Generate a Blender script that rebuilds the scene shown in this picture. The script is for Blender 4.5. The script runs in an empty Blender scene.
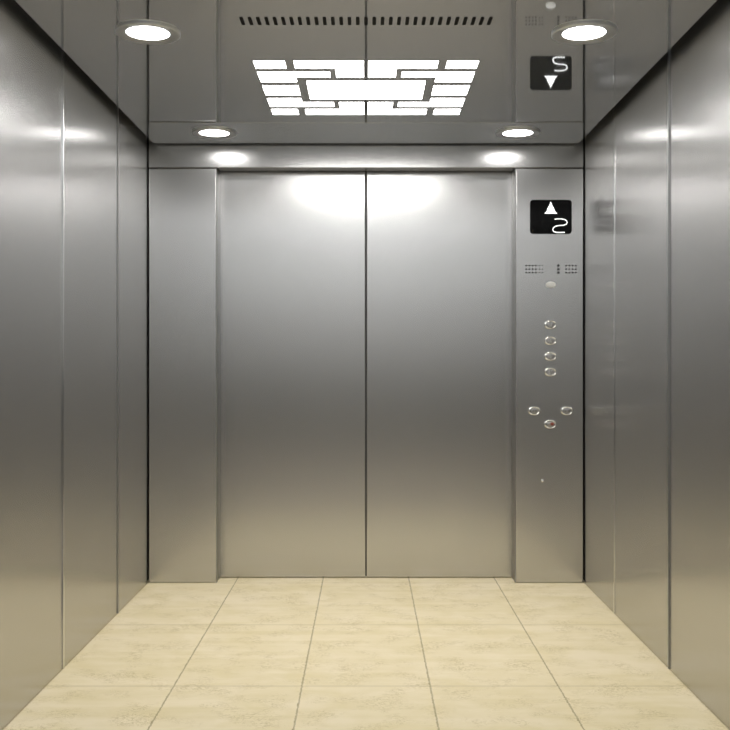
import bpy, bmesh, math
from mathutils import Vector

# ------------------------------------------------------------------ scene
scene = bpy.context.scene
C = scene.collection
S = 0.0055                      # metres per photo pixel at the front wall
D = 1000 * S                    # camera to front wall
HW = 218.5 * S                  # half width of the car
H = 438 * S                     # ceiling height
EYE = 221 * S

cam_data = bpy.data.cameras.new('camera')
cam_data.sensor_width = 36.0
cam_data.lens = 36.0 * 1000 / 730
cam_data.shift_x = -1.0 / 730
cam_data.shift_y = -3.0 / 730
cam = bpy.data.objects.new('camera', cam_data)
C.objects.link(cam)
cam.location = (0, -D, EYE)
cam.rotation_euler = (math.radians(90), 0, 0)
scene.camera = cam

world = bpy.data.worlds.new('world')
scene.world = world
world.use_nodes = True
world.node_tree.nodes['Background'].inputs['Color'].default_value = (0.5, 0.5, 0.5, 1)
world.node_tree.nodes['Background'].inputs['Strength'].default_value = 0.05

LOBBY_FILL_POWER = 27.0              # added unseen light in the made-up lobby behind the open rear side
WALL_FILL_POWER = 52.0  # added wall light for the bright-to-dark reflection
PANEL_BEAM = 3.0               # downward light of the luminous pattern
SPOT_BEAM = 11.0                # downward beam of each downlight
PANEL_EMIT = 12.0                # luminous ceiling pattern
SPOT_EMIT = 18.0                # recessed downlights
ld = bpy.data.lights.new('lobby_lamp', 'AREA')  # unseen fill light, added for the reflections
ld.shape = 'RECTANGLE'; ld.size = 2.6; ld.size_y = 1.4
ld.energy = LOBBY_FILL_POWER
ld.color = (0.93, 0.97, 1.0)
lo = bpy.data.objects.new('lobby_lamp', ld)
C.objects.link(lo)
lo.location = (0, -4.4, 2.66)
wd = bpy.data.lights.new('lobby_wall_washer', 'AREA')   # added unseen strip light, shapes the gradient reflected in the doors
wd.shape = 'RECTANGLE'; wd.size = 4.0; wd.size_y = 0.15
wd.energy = WALL_FILL_POWER
wd.color = (0.93, 0.97, 1.0)
wl = bpy.data.objects.new('lobby_wall_washer', wd)
C.objects.link(wl)
wl.location = (0, -6.05, 2.66)
wl.rotation_euler = (math.radians(-20), 0, 0)

vs = scene.view_settings
vs.view_transform = 'Standard'
vs.look = 'None'
vs.gamma = 1.0
vs.use_curve_mapping = False
vs.exposure = 0.0
scene.cycles.use_denoising = True
scene.cycles.max_bounces = 16
scene.cycles.glossy_bounces = 12
scene.cycles.diffuse_bounces = 6
scene.cycles.sample_clamp_indirect = 6.0


# ------------------------------------------------------------------ helpers
def mat(name, col, metallic=0.0, rough=0.5, spec=0.5, emit=None, strength=0.0):
    m = bpy.data.materials.new(name)
    m.use_nodes = True
    b = m.node_tree.nodes['Principled BSDF']
    b.inputs['Base Color'].default_value = (*col, 1)
    b.inputs['Metallic'].default_value = metallic
    b.inputs['Roughness'].default_value = rough
    b.inputs['Specular IOR Level'].default_value = spec
    if emit:
        b.inputs['Emission Color'].default_value = (*emit, 1)
        b.inputs['Emission Strength'].default_value = strength
    return m


def steel(name, col, rough, aniso, haze=0.24, haze_rough=0.45, streak=0.035):
    """vertically brushed stainless steel: fine streaks along Z, wider gloss across the grain"""
    m = mat(name, col, 1.0, rough)
    nt = m.node_tree
    N, L = nt.nodes, nt.links
    b = N['Principled BSDF']
    b.inputs['Anisotropic'].default_value = aniso
    tv = N.new('ShaderNodeCombineXYZ')
    tv.inputs[0].default_value = 1
    tv.inputs[1].default_value = 1
    L.new(tv.outputs[0], b.inputs['Tangent'])
    geo = N.new('ShaderNodeNewGeometry')
    mp = N.new('ShaderNodeMapping')
    mp.inputs['Scale'].default_value = (1, 1, 0.012)
    L.new(geo.outputs['Position'], mp.inputs['Vector'])
    no = N.new('ShaderNodeTexNoise')
    no.inputs['Scale'].default_value = 90
    no.inputs['Detail'].default_value = 4
    L.new(mp.outputs[0], no.inputs['Vector'])
    mr = N.new('ShaderNodeMapRange')
    mr.inputs['To Min'].default_value = 1 - streak
    mr.inputs['To Max'].default_value = 1 + streak
    L.new(no.outputs['Fac'], mr.inputs['Value'])
    vm = N.new('ShaderNodeVectorMath')
    vm.operation = 'SCALE'
    vm.inputs[0].default_value = col
    L.new(mr.outputs[0], vm.inputs['Scale'])
    L.new(vm.outputs[0], b.inputs['Base Color'])
    mr2 = N.new('ShaderNodeMapRange')
    mr2.inputs['To Min'].default_value = rough * 0.93
    mr2.inputs['To Max'].default_value = rough * 1.07
    L.new(no.outputs['Fac'], mr2.inputs['Value'])
    L.new(mr2.outputs[0], b.inputs['Roughness'])
    # broad haze lobe of the coarse grain
    g = N.new('ShaderNodeBsdfAnisotropic')
    g.distribution = 'MULTI_GGX'
    g.inputs['Roughness'].default_value = haze_rough
    L.new(vm.outputs[0], g.inputs['Color'])
    mix = N.new('ShaderNodeMixShader')
    mix.inputs[0].default_value = haze
    L.new(b.outputs[0], mix.inputs[1])
    L.new(g.outputs[0], mix.inputs[2])
    L.new(mix.outputs[0], N['Material Output'].inputs['Surface'])
    return m


def marble_tiles():
    m = mat('beige_marble_tiles', (0.8, 0.7, 0.5), 0, 0.55, 0.25)
    nt = m.node_tree
    N, L = nt.nodes, nt.links
    b = N['Principled BSDF']
    geo = N.new('ShaderNodeNewGeometry')
    sep = N.new('ShaderNodeSeparateXYZ')
    L.new(geo.outputs['Position'], sep.inputs[0])

    def math_(op, a, bb=None, c=None):
        n = N.new('ShaderNodeMath')
        n.operation = op
        for i, v in enumerate((a, bb, c)):
            if v is None:
                continue
            if isinstance(v, (int, float)):
                n.inputs[i].default_value = v
            else:
                L.new(v, n.inputs[i])
        return n.outputs[0]

    # soft clouds
    n1 = N.new('ShaderNodeTexNoise')
    n1.inputs['Scale'].default_value = 5
    n1.inputs['Detail'].default_value = 6
    n1.inputs['Roughness'].default_value = 0.6
    n1.inputs['Distortion'].default_value = 0.6
    mp = N.new('ShaderNodeMapping')
    mp.inputs['Scale'].default_value = (0.9, 1.5, 1)
    L.new(geo.outputs['Position'], mp.inputs['Vector'])
    L.new(mp.outputs[0], n1.inputs['Vector'])
    r1 = N.new('ShaderNodeValToRGB')
    r1.color_ramp.elements[0].position = 0.38
    r1.color_ramp.elements[0].color = (0.810, 0.700, 0.430, 1)
    r1.color_ramp.elements[1].position = 0.60
    r1.color_ramp.elements[1].color = (0.895, 0.785, 0.560, 1)

    # faint straight bands across the grain
    mpb = N.new('ShaderNodeMapping')
    mpb.inputs['Scale'].default_value = (0.25, 9, 1)
    L.new(geo.outputs['Position'], mpb.inputs['Vector'])
    nb = N.new('ShaderNodeTexNoise')
    nb.inputs['Scale'].default_value = 1.6
    nb.inputs['Detail'].default_value = 3
    L.new(mpb.outputs[0], nb.inputs['Vector'])
    cl = math_('ADD', math_('MULTIPLY', n1.outputs['Fac'], 0.6), math_('MULTIPLY', nb.outputs['Fac'], 0.4))
    L.new(cl, r1.inputs[0])
    # thin olive flecks and veins
    n2 = N.new('ShaderNodeTexNoise')
    n2.inputs['Scale'].default_value = 24
    n2.inputs['Detail'].default_value = 7
    n2.inputs['Roughness'].default_value = 0.65
    n2.inputs['Distortion'].default_value = 1.6
    L.new(mp.outputs[0], n2.inputs['Vector'])
    v = math_('ABSOLUTE', math_('SUBTRACT', n2.outputs['Fac'], 0.5))
    v = math_('SUBTRACT', 1.0, math_('MINIMUM', math_('DIVIDE', v, 0.030), 1.0))
    n3 = N.new('ShaderNodeTexNoise')
    n3.inputs['Scale'].default_value = 7
    n3.inputs['Detail'].default_value = 3
    L.new(geo.outputs['Position'], n3.inputs['Vector'])
    patch = math_('MULTIPLY', math_('MAXIMUM', math_('SUBTRACT', n3.outputs['Fac'], 0.46), 0.0), 6.0)
    vein = math_('MINIMUM', math_('MULTIPLY', v, patch), 0.8)
    mx = N.new('ShaderNodeMix')
    mx.data_type = 'RGBA'
    L.new(vein, mx.inputs[0])
    L.new(r1.outputs[0], mx.inputs[6])
    mx.inputs[7].default_value = (0.56, 0.46, 0.21, 1)
    # joints: five tiles across, long tiles in depth
    tw = 87.4 * S
    tl = 159 * S
    nz = N.new('ShaderNodeTexNoise')
    nz.inputs['Scale'].default_value = 60
    L.new(geo.outputs['Position'], nz.inputs['Vector'])
    wob = math_('MULTIPLY', math_('SUBTRACT', nz.outputs['Fac'], 0.5), 0.010)
    fx = math_('FRACT', math_('DIVIDE', math_('ADD', math_('ADD', sep.outputs[0], wob), 10.5 * tw), tw))
    dx = math_('MULTIPLY', math_('MINIMUM', fx, math_('SUBTRACT', 1.0, fx)), tw)
    fy = math_('FRACT', math_('DIVIDE', math_('ADD', sep.outputs[1], 20 * tl), tl))
    dy = math_('MULTIPLY', math_('MINIMUM', fy, math_('SUBTRACT', 1.0, fy)), tl)
    jx = math_('MULTIPLY', math_('LESS_THAN', dx, 0.0032),
               math_('MINIMUM', math_('ADD', 0.25, math_('MULTIPLY', nz.outputs['Fac'], 0.9)), 1.0))
    jy = math_('MULTIPLY', math_('LESS_THAN', dy, 0.005), 0.28)
    j = math_('MAXIMUM', jx, jy)
    mj = N.new('ShaderNodeMix')
    mj.data_type = 'RGBA'
    L.new(j, mj.inputs[0])
    L.new(mx.outputs[2], mj.inputs[6])
    mj.inputs[7].default_value = (0.36, 0.29, 0.13, 1)
    L.new(mj.outputs[2], b.inputs['Base Color'])
    return m


def lobby_stone(name, a, c, scale):
    m = mat(name, a, 0, 0.6, 0.3)
    nt = m.node_tree
    no = nt.nodes.new('ShaderNodeTexNoise')
    no.inputs['Scale'].default_value = scale
    no.inputs['Detail'].default_value = 5
    r = nt.nodes.new('ShaderNodeValToRGB')
    r.color_ramp.elements[0].color = (*a, 1)
    r.color_ramp.elements[1].color = (*c, 1)
    nt.links.new(no.outputs['Fac'], r.inputs[0])
    nt.links.new(r.outputs[0], nt.nodes['Principled BSDF'].inputs['Base Color'])
    return m


M = {
    'steel': steel('brushed_steel', (0.565, 0.56, 0.558), 0.26, 0.6),
    'side': steel('brushed_steel_side', (0.565, 0.56, 0.558), 0.26, 0.6),
    'mirror': mat('mirror_steel', (0.93, 0.95, 0.97), 1.0, 0.03),
    'chrome': mat('polished_chrome', (0.72, 0.72, 0.71), 1.0, 0.16),  # bright metal stands in for the highlight on two seams
    'ring': mat('satin_ring', (0.66, 0.685, 0.73), 1.0, 0.38),
    'dark': mat('dark_gap', (0.012, 0.012, 0.012), 0, 0.8, 0.1),
    'void': mat('ceiling_void', (0.25, 0.25, 0.25), 0, 0.8, 0.1),
    'darkstrip': mat('dark_joint_strip', (0.36, 0.36, 0.355), 1.0, 0.35),  # shade of jambs and dark reflections of seams put into the tone
    'slot': mat('slot_black', (0.01, 0.01, 0.008), 0, 0.7, 0.1),
    'tiles': marble_tiles(),
    'glass': mat('display_glass', (0.003, 0.003, 0.003), 0, 0.08, 0.08),
    'glow': mat('display_glow', (0.8, 0.8, 0.8), 0, 0.5, 0.5, (1, 1, 1), 1.0),
    'panel_light': mat('diffuser_glow', (0.9, 0.9, 0.9), 0, 0.5, 0.3, (1.0, 0.985, 0.96), PANEL_EMIT),
    'spot': mat('downlight_glow', (0.9, 0.9, 0.9), 0, 0.5, 0.3, (1.0, 0.985, 0.96), SPOT_EMIT),
    'button': mat('button_steel', (0.78, 0.78, 0.76), 1.0, 0.22),
    'face': mat('button_face', (0.40, 0.40, 0.40), 0.9, 0.35),
    'mark': mat('button_mark', (0.16, 0.16, 0.15), 0.3, 0.5),
    'red': mat('button_red', (0.26, 0.07, 0.05), 0, 0.4),
    'lens': mat('lamp_lens', (0.62, 0.62, 0.60), 0, 0.45, 0.4),
    'hole': mat('speaker_hole', (0.05, 0.05, 0.05), 0, 0.7, 0.2),
    'lobby_floor': lobby_stone('lobby_floor_stone', (0.44, 0.375, 0.29), (0.50, 0.43, 0.335), 3),
    'wainscot': lobby_stone('wainscot_stone', (0.035, 0.035, 0.035), (0.05, 0.05, 0.05), 4),
    'lobby_wall': lobby_stone('lobby_wall_plaster', (0.40, 0.40, 0.39), (0.44, 0.44, 0.43), 2),
    'lobby_ceiling': lobby_stone('lobby_ceiling_plaster', (0.62, 0.62, 0.61), (0.66, 0.66, 0.65), 2),
}


def haze(m, fac, col):
    """polished sheet metal is never a perfect mirror: add a weak scattered share"""
    nt = m.node_tree
    g = nt.nodes.new('ShaderNodeBsdfDiffuse')
    g.inputs['Color'].default_value = (*col, 1)
    mix = nt.nodes.new('ShaderNodeMixShader')
    mix.inputs[0].default_value = fac
    nt.links.new(nt.nodes['Principled BSDF'].outputs[0], mix.inputs[1])
    nt.links.new(g.outputs[0], mix.inputs[2])
    nt.links.new(mix.outputs[0], nt.nodes['Material Output'].inputs['Surface'])


haze(M['mirror'], 0.07, (0.74, 0.82, 0.95))


def obj(name, bm, m, parent=None, smooth=False):
    me = bpy.data.meshes.new(name)
    bmesh.ops.recalc_face_normals(bm, faces=bm.faces)
    bm.to_mesh(me)
    bm.free()
    me.materials.append(m)
    if smooth:
        for p in me.polygons:
            p.use_smooth = True
    o = bpy.data.objects.new(name, me)
    C.objects.link(o)
    if parent:
        o.parent = parent
    return o


def tag(o, label, cat, group=None, kind=None):
    o['label'] = label
    o['category'] = cat
    if group:
        o['group'] = group
    if kind:
        o['kind'] = kind
    return o


def struct(o, label, cat):
    return tag(o, label, cat, kind='structure')


def thing(name, label, cat, loc, group=None):
    o = bpy.data.objects.new(name, None)
    C.objects.link(o)
    o.location = loc
    o.empty_display_size = 0.05
    return tag(o, label, cat, group)


def add_box(bm, x0, x1, y0, y1, z0, z1, bev=0.0, seg=2):
    r = bmesh.ops.create_cube(bm, size=1)
    vs_ = r['verts']
    for v in vs_:
        v.co = Vector(((x0 + x1) / 2 + v.co.x * (x1 - x0), (y0 + y1) / 2 + v.co.y * (y1 - y0),
                       (z0 + z1) / 2 + v.co.z * (z1 - z0)))
    if bev:
        es = {e for v in vs_ for e in v.link_edges}
        bmesh.ops.bevel(bm, geom=list(es), offset=bev, segments=seg, profile=0.5, affect='EDGES')


def box(*a, **k):
    bm = bmesh.new()
    add_box(bm, *a, **k)
    return bm


def add_prism(bm, pts, fn, a, b):
    """polygon pts (2-D), extruded between a and b; fn(u, v, w) gives the 3-D point"""
    lo_ = [bm.verts.new(fn(u, v, a)) for u, v in pts]
    hi_ = [bm.verts.new(fn(u, v, b)) for u, v in pts]
    bm.faces.new(lo_)
    bm.faces.new(hi_)
    n = len(pts)
    for i in range(n):
        bm.faces.new((lo_[i], lo_[(i + 1) % n], hi_[(i + 1) % n], hi_[i]))


def add_lathe(bm, prof, fn, n=48, close=False):
    """prof: list of (radius, height); fn(x, y, h) gives the 3-D point"""
    rings = []
    for r, h in prof:
        if r < 1e-7:
            rings.append([bm.verts.new(fn(0, 0, h))])
        else:
            rings.append([bm.verts.new(fn(r * math.cos(2 * math.pi * i / n), r * math.sin(2 * math.pi * i / n), h))
                          for i in range(n)])
    pairs = list(zip(rings, rings[1:]))
    if close:
        pairs.append((rings[-1], rings[0]))
    for a, b in pairs:
        for i in range(n):
            j = (i + 1) % n
            if len(a) == 1 and len(b) == 1:
                continue
            if len(a) == 1:
                bm.faces.new((a[0], b[i], b[j]))
            elif len(b) == 1:
                bm.faces.new((a[i], a[j], b[0]))
            else:
                bm.faces.new((a[i], a[j], b[j], b[i]))


def add_tube(bm, pts, r, n=8, up=Vector((0, 1, 0))):
    rings = []
    for i, p in enumerate(pts):
        p = Vector(p)
        t = (Vector(pts[min(i + 1, len(pts) - 1)]) - Vector(pts[max(i - 1, 0)])).normalized()
        s = t.cross(up).normalized()
        rings.append([bm.verts.new(p + (s * math.cos(2 * math.pi * k / n) + up * math.sin(2 * math.pi * k / n)) * r)
                      for k in range(n)])
    for a, b in zip(rings, rings[1:]):
        for k in range(n):
            bm.faces.new((a[k], a[(k + 1) % n], b[(k + 1) % n], b[k]))
    bm.faces.new(rings[0])
    bm.faces.new(rings[-1])


def rounded_rect(w, h, r, n=6):
    pts = []
    for cx, cy, a0 in ((w / 2 - r, h / 2 - r, 0), (-w / 2 + r, h / 2 - r, 90), (-w / 2 + r, -h / 2 + r, 180),
                       (w / 2 - r, -h / 2 + r, 270)):
        for i in range(n + 1):
            a = math.radians(a0 + 90 * i / n)
            pts.append((cx + r * math.cos(a), cy + r * math.sin(a)))
    return pts


def px(x):          # photo column on the front wall -> X
    return (x - 366) * S


def pz(y):          # photo row on the front wall -> Z
    return (583 - y) * S


# ------------------------------------------------------------------ the car's shell
REAR = -2.32
GAP = 0.042
DOOR_Y = 0.127
TOP = H + 0.10
FLOOR_T = 0.05

struct(obj('floor', box(-HW - 0.03, HW + 0.03, REAR, DOOR_Y + 0.045, -FLOOR_T, 0), M['tiles']),
       'beige veined marble tile floor of the lift car', 'floor')

struct(obj('ceiling', box(-HW + GAP, HW - GAP, REAR, -GAP, H, H + 0.02, bev=0.002), M['mirror']),
       'mirror polished steel ceiling over the lift car', 'ceiling')
struct(obj('trim_1', box(-HW - 0.03, HW + 0.03, REAR, DOOR_Y + 0.10, TOP, TOP + 0.03), M['void']),
       'dark void above the ceiling panel', 'ceiling void')

# side walls: a dark backing and three brushed panels each
SEAMS = [REAR, -0.28 * D, -0.121 * D, -0.006]
for side, sx in (('left', -1), ('right', 1)):
    w = obj('wall_' + side, box(min(sx * (HW + 0.012), sx * (HW + 0.045)), max(sx * (HW + 0.012), sx * (HW + 0.045)),
                                REAR, DOOR_Y + 0.10, -FLOOR_T, TOP), M['dark'])
    struct(w, f'brushed steel {side} wall of the lift car in three tall panels', 'wall')
    for k in range(3):
        a, b = SEAMS[k] + 0.001, SEAMS[k + 1] - 0.001
        obj('wall_panel', box(min(sx * HW, sx * (HW + 0.012)), max(sx * HW, sx * (HW + 0.012)), a, b, 0.001, TOP),
            M['side'], w)

# joint strips on the side wall seams; dark or bright metal imitates their reflections
n = 1
for sx, y, m, what, p in ((-1, SEAMS[2], 'darkstrip', 'dark joint strip on the left wall near the doors', 0.005),
                          (-1, SEAMS[1], 'chrome', 'bright joint strip on the left wall near the open rear side', 0.006),
                          (1, SEAMS[2], 'chrome', 'bright joint strip on the right wall near the button panel', 0.004),
                          (1, SEAMS[1], 'darkstrip', 'dark joint strip on the right wall near the open rear side', 0.006)):
    n += 1
    x0, x1 = sorted((sx * (HW - p), sx * (HW + 0.001)))
    struct(obj(f'trim_{n}', box(x0, x1, y - 0.006, y + 0.006, 0.001, H + 0.05, bev=0.0012), M[m]), what, 'trim')

# front wall: transom and two returns beside the door opening
wf = obj('wall_front', box(-HW + 0.006, HW - 0.006, 0, 0.10, 415.5 * S, TOP, bev=0.0015), M['steel'])
struct(wf, 'brushed steel header of the front wall above the doors', 'wall')
obj('backing', box(-HW - 0.012, HW + 0.012, DOOR_Y + 0.05, DOOR_Y + 0.08, -FLOOR_T, TOP), M['dark'], wf)
for sx, a, b in ((-1, -HW + 0.006, -150 * S), (1, 150 * S, HW - 0.006)):
    o = obj('wall_front_' + ('left' if sx < 0 else 'right'),
            box(a, b, 0, DOOR_Y + 0.02, 0.001, 414.7 * S, bev=0.005, seg=3), M['steel'])
    struct(o, 'plain brushed steel return left of the doors' if sx < 0 else
           'brushed steel return right of the doors carrying the buttons', 'wall')

# added dark strips; the shade on the door jambs is put into their colour
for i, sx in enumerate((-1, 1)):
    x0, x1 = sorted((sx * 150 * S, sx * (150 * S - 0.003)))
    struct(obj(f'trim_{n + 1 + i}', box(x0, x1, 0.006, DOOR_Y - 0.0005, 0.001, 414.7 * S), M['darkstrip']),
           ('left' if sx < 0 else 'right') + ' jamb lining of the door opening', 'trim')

# sliding doors
for i, (a, b) in enumerate(((-150 * S - 0.03, -0.002), (0.002, 150 * S + 0.03))):
    o = obj(f'door_{i + 1}', box(a, b, DOOR_Y, DOOR_Y + 0.03, 0.003, 415 * S + 0.03, bev=0.006), M['steel'])
    struct(o, 'left leaf of the closed brushed steel lift doors' if i == 0 else
           'right leaf of the closed brushed steel lift doors', 'door')

# ------------------------------------------------------------------ made-up lobby behind the open rear side, added for the steel to reflect
LX, LY, LZ = 2.3, -6.5, 2.7
struct(obj('lobby_floor', box(-LX, LX, LY, REAR, -FLOOR_T, -0.001), M['lobby_floor']),
       'brown stone floor of the lobby behind the lift car', 'floor')
struct(obj('lobby_ceiling', box(-LX, LX, LY, REAR, LZ, LZ + 0.05), M['lobby_ceiling']),
       'pale ceiling of the lobby behind the lift car', 'ceiling')
struct(obj('lobby_wall_rear', box(-LX, LX, LY - 0.1, LY, -FLOOR_T, LZ + 0.05), M['lobby_wall']),
       'dark far wall of the lobby', 'wall')
struct(obj('lobby_wainscot', box(-LX, LX, LY, LY + 0.03, 0, 1.10, bev=0.004), M['wainscot']),  # added lower band, darkens what the doors reflect
       'dark stone wainscot along the far lobby wall', 'wainscot')
for side, sx in (('left', -1), ('right', 1)):
    x0, x1 = sorted((sx * LX, sx * (LX + 0.1)))
    struct(obj('lobby_wall_' + side, box(x0, x1, LY - 0.1, REAR + 0.1, -FLOOR_T, LZ + 0.05), M['lobby_wall']),
           f'dark {side} side wall of the lobby', 'wall')
    x0, x1 = sorted((sx * (HW + 0.046), sx * LX))
    struct(obj('lobby_wall_front_' + side, box(x0, x1, REAR, REAR + 0.1, -FLOOR_T, LZ + 0.05), M['lobby_wall']),
           f'dark lobby wall {side} of the lift opening', 'wall')
struct(obj('lobby_wall_header', box(-HW - 0.046, HW + 0.046, REAR, REAR + 0.1, TOP + 0.031, LZ + 0.05), M['lobby_wall']),
       'dark lobby wall above the lift opening', 'wall')

# ------------------------------------------------------------------ luminous ceiling pattern
PY0, PY1 = -(1 - 0.7209) * D, -(1 - 0.8768) * D      # rear and front edge
lamp = thing('ceiling_light', 'white luminous fretwork panel of fifteen pieces in the middle of the mirror ceiling',
             'ceiling light', (0, (PY0 + PY1) / 2, H))
xo, g0, g1, s0, s1, cxh, cm = 81.4, 58.8, 52.3, 27.0, 22.5, 46.0, 1.7
b1a, b1b, cta, ctb, b2a, b2b = 0.117, 0.175, 0.264, 0.331, 0.345, 0.411


def diffuser(pts):
    bm = bmesh.new()
    add_prism(bm, [(u * S, (f - 0.5) * (PY1 - PY0)) for u, f in pts], lambda u, v, w: (u, v, w), -0.0004, -0.0001)
    obj('diffuser', bm, M['panel_light'], lamp)


for sx in (-1, 1):
    for fl in (False, True):
        q = lambda pts: diffuser([(sx * u, 1 - f if fl else f) for u, f in pts])
        q([(xo, 0), (g0, 0), (g0, b1a), (xo, b1a)])
        q([(g1, 0), (cm, 0), (cm, cta), (s1, cta), (s1, b1a), (g1, b1a)])
        q([(xo, b1b), (s0, b1b), (s0, cta), (g1 + 1, cta), (g1 + 1, b2a), (xo, b2a)])
    diffuser([(sx * xo, b2b), (sx * (g1 + 1), b2b), (sx * (g1 + 1), 1 - b2b), (sx * xo, 1 - b2b)])
diffuser([(-cxh, ctb), (cxh, ctb), (cxh, 1 - ctb), (-cxh, 1 - ctb)])

pl = bpy.data.lights.new('panel_beam', 'AREA')
pl.shape = 'RECTANGLE'; pl.size = 162 * S; pl.size_y = PY1 - PY0
pl.energy = PANEL_BEAM
pl.spread = math.radians(115)
pl.color = (1.0, 0.985, 0.955)
po = bpy.data.objects.new('panel_beam', pl)
C.objects.link(po)
po.parent = lamp
po.location = (0, 0, -0.002)

# ------------------------------------------------------------------ ventilation slots
vy0, vy1 = -(1 - 0.6290) * D, -(1 - 0.6435) * D
vent = thing('ceiling_vent', 'row of short black ventilation slots in the ceiling behind the luminous panel', 'vent',
             (0, (vy0 + vy1) / 2, H))
for k in range(31):
    x = (k - 15) * 8.25 * 0.6363 * S
    bm = bmesh.new()
    hw = 0.0062
    ln = (vy1 - vy0)
    add_prism(bm, [(a + x, c) for a, c in rounded_rect(2 * hw, ln, 0.005, 4)], lambda u, v, w: (u, v, w), -0.0012, -0.0002)
    obj('slot', bm, M['slot'], vent)

# ------------------------------------------------------------------ downlights
for x, t, where in ((-143.5, 0.658, 'nearest downlight on the left, beside the vent slots'),
                    (143.5, 0.658, 'nearest downlight on the right, beside the vent slots'),
                    (-143.5, 0.9455, 'far downlight on the left, close to the front wall header'),
                    (143.5, 0.9455, 'far downlight on the right, close to the front wall header')):
    d = thing('downlight', 'round recessed ' + where, 'downlight', (x * S, -(1 - t) * D, H), 'ceiling downlights')
    bm = bmesh.new()
    ro, ri = 21.2 * S, 14.1 * S
    add_lathe(bm, [(ro, -0.0002), (ro, -0.006), (ro - 0.003, -0.0085), (ro - 0.008, -0.009), (ri + 0.006, -0.0055),
                   (ri, -0.0045), (ri, -0.0002)],
              lambda a, b, h: (a, b, h), 64, close=True)
    obj('trim_ring', bm, M['ring'], d, smooth=True)
    bm = bmesh.new()
    add_lathe(bm, [(0, -0.0002), (ri - 0.0002, -0.0002), (ri - 0.0002, -0.0035), (ri * 0.6, -0.0048), (0, -0.0052)],
              lambda a, b, h: (a, b, h), 64)
    obj('lens', bm, M['spot'], d, smooth=True)
    bl = bpy.data.lights.new('downlight_beam', 'SPOT')
    bl.energy = SPOT_BEAM
    bl.spot_size = math.radians(115)
    bl.spot_blend = 0.6
    bl.shadow_soft_size = 0.06
    bl.color = (1.0, 0.985, 0.955)
    bo = bpy.data.objects.new('downlight_beam', bl)
    C.objects.link(bo)
    bo.parent = d
    bo.location = (0, 0, -0.012)

# ------------------------------------------------------------------ floor display
front = lambda u, v, w: (u, -w, v)          # (right, up, out of the wall)
dx, dz = px(550.8), pz(216.9)
disp = thing('floor_display', 'black rounded floor display with white up arrow and digit on the button panel', 'display',
             (dx, 0, dz))
bm = bmesh.new()
add_prism(bm, rounded_rect(41.6 * S, 34 * S, 3.2 * S), front, 0.0002, 0.004)
obj('screen', bm, M['glass'], disp)
bm = bmesh.new()
ar = [(550.6, 201.6), (552.0, 205.2), (553.7, 208.2), (554.8, 211.2), (557.2, 213.8), (544.2, 213.8), (546.5, 211.2),
      (547.5, 208.2), (549.2, 205.2)]
add_prism(bm, [(px(a) - dx, pz(b) - dz) for a, b in ar], front, 0.004, 0.0052)
obj('arrow', bm, M['glow'], disp)
bm = bmesh.new()
dg = [(554.4, 219.3), (557, 219.0), (561, 219.0), (564.2, 219.5), (566.4, 220.8), (567.0, 222.6), (566.0, 224.4),
      (563.2, 225.4), (559, 225.6), (555.4, 226.3), (553.2, 228.0), (552.6, 230.0), (553.6, 231.7), (556.4, 232.5),
      (560, 232.6), (564.5, 232.4)]
add_tube(bm, [(px(a) - dx, -0.0046, pz(b) - dz) for a, b in dg], 0.0027, 8)
for v in bm.verts:
    v.co.y = -0.0046 + (v.co.y + 0.0046) * 0.2
obj('digit', bm, M['glow'], disp)

# ------------------------------------------------------------------ speaker perforations and lamp
spk = thing('speaker_grille', 'rows of tiny punched speaker holes below the floor display', 'speaker', (px(550.8), 0, pz(268.8)))


def holes(cols, rows, r):
    bm = bmesh.new()
    for x in cols:
        for y in rows:
            bm2 = [(x + r * math.cos(math.pi * k / 4) * 1.15, y + r * math.sin(math.pi * k / 4)) for k in range(8)]
            add_prism(bm, [(px(a) - px(550.8), pz(268.8) - pz(268.8) + (268.8 - b) * S) for a, b in bm2], front, 0.0002, 0.0008)
    obj('perforation', bm, M['hole'], spk)


rows = (265.6, 269.2, 272.6)
holes([526.2 + 3.2 * k for k in range(4)], rows, 0.85)
holes([539.6, 542.4], rows, 0.55)
holes([558.3], rows, 1.2)
holes([566.2 + 3.2 * k for k in range(4)], rows, 0.85)

lp = thing('indicator_lamp', 'small pale oval indicator lamp under the speaker holes', 'lamp', (px(550.8), 0, pz(284.8)))
bm = bmesh.new()
add_lathe(bm, [(1.0, 0.0002), (1.0, 0.001), (0.93, 0.0022), (0.6, 0.0036), (0, 0.0042)],
          lambda a, b, h: (a * 5.2 * S, -h, b * 3.2 * S), 40)
obj('lens', bm, M['lens'], lp, smooth=True)


# ------------------------------------------------------------------ push buttons
def ell(a, b, h):
    return (a * 1.0, -h, b * 0.70)


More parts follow.
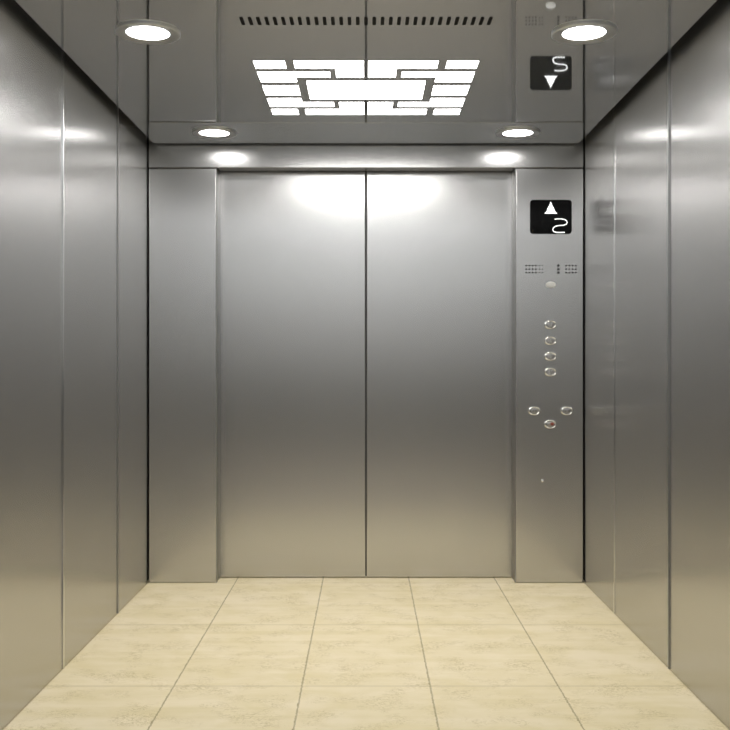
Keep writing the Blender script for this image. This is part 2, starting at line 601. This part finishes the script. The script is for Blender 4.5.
def make_button(label, x, y, mark='mark', group=None):
    t = thing('lift_button', label, 'button', (px(x), 0, pz(y)), group)
    R = 6.4 * S
    bm = bmesh.new()
    add_lathe(bm, [(R, 0.0002), (R, 0.009), (R * 0.95, 0.0125), (R * 0.86, 0.014), (R * 0.74, 0.0135), (R * 0.68, 0.010),
                   (R * 0.68, 0.0002)], ell, 40, close=True)
    obj('bezel', bm, M['button'], t, smooth=True)
    bm = bmesh.new()
    add_lathe(bm, [(0, 0.0004), (R * 0.66, 0.0004), (R * 0.66, 0.009), (R * 0.58, 0.0115), (R * 0.3, 0.0125), (0, 0.0128)],
              ell, 40)
    obj('cap', bm, M['face'], t, smooth=True)
    return t


for y, wh in ((324.8, 'top button of the vertical row of four'), (340.7, 'second button from the top in the row of four'),
              (356.4, 'third button from the top in the row of four'), (372.0, 'bottom button of the vertical row of four')):
    t = make_button('oval metal ' + wh + ' on the button panel', 550.5, y, group='floor buttons')
    bm = bmesh.new()                      # raised bar on the cap
    add_prism(bm, rounded_rect(1.3 * S, 3.6 * S, 0.5 * S, 3), front, 0.0126, 0.0138)
    obj('mark', bm, M['button'], t)
for x, wh, s in ((534.2, 'left', -1), (566.8, 'right', 1)):
    t = make_button(f'oval metal door button on the {wh} of the lower pair', x, 410.8, group='door buttons')
    for k in (-1, 1):                     # two small triangles either side of the middle
        bm = bmesh.new()
        d0, d1 = (0.6, 2.6) if s < 0 else (2.6, 0.6)
        add_prism(bm, [(k * d0 * S, -1.3 * S), (k * d0 * S, 1.3 * S), (k * d1 * S, 0)], front, 0.0122, 0.0134)
        obj('mark', bm, M['mark'], t)
t = make_button('oval metal alarm button with a red mark, lowest on the button panel', 550.3, 424.2)
bm = bmesh.new()
add_prism(bm, [(1.5 * S + math.cos(a) * 1.9 * S, 0.4 * S + math.sin(a) * 1.6 * S) for a in [math.pi * k / 8 for k in range(16)]],
          front, 0.0118, 0.0136)
tag_ = obj('mark', bm, M['red'], t)
tag_['label'] = 'red mark'

ks = thing('key_switch', 'tiny bright key switch low on the button panel', 'key switch', (px(542.6), 0, pz(480.8)))
bm = bmesh.new()
add_lathe(bm, [(1.5 * S, 0.0002), (1.5 * S, 0.003), (1.2 * S, 0.005), (0, 0.0055)], lambda a, b, h: (a, -h, b), 24)
obj('barrel', bm, M['button'], ks, smooth=True)
bm = bmesh.new()
add_prism(bm, rounded_rect(0.5 * S, 1.6 * S, 0.2 * S, 2), front, 0.0052, 0.006)
obj('keyhole', bm, M['mark'], ks)
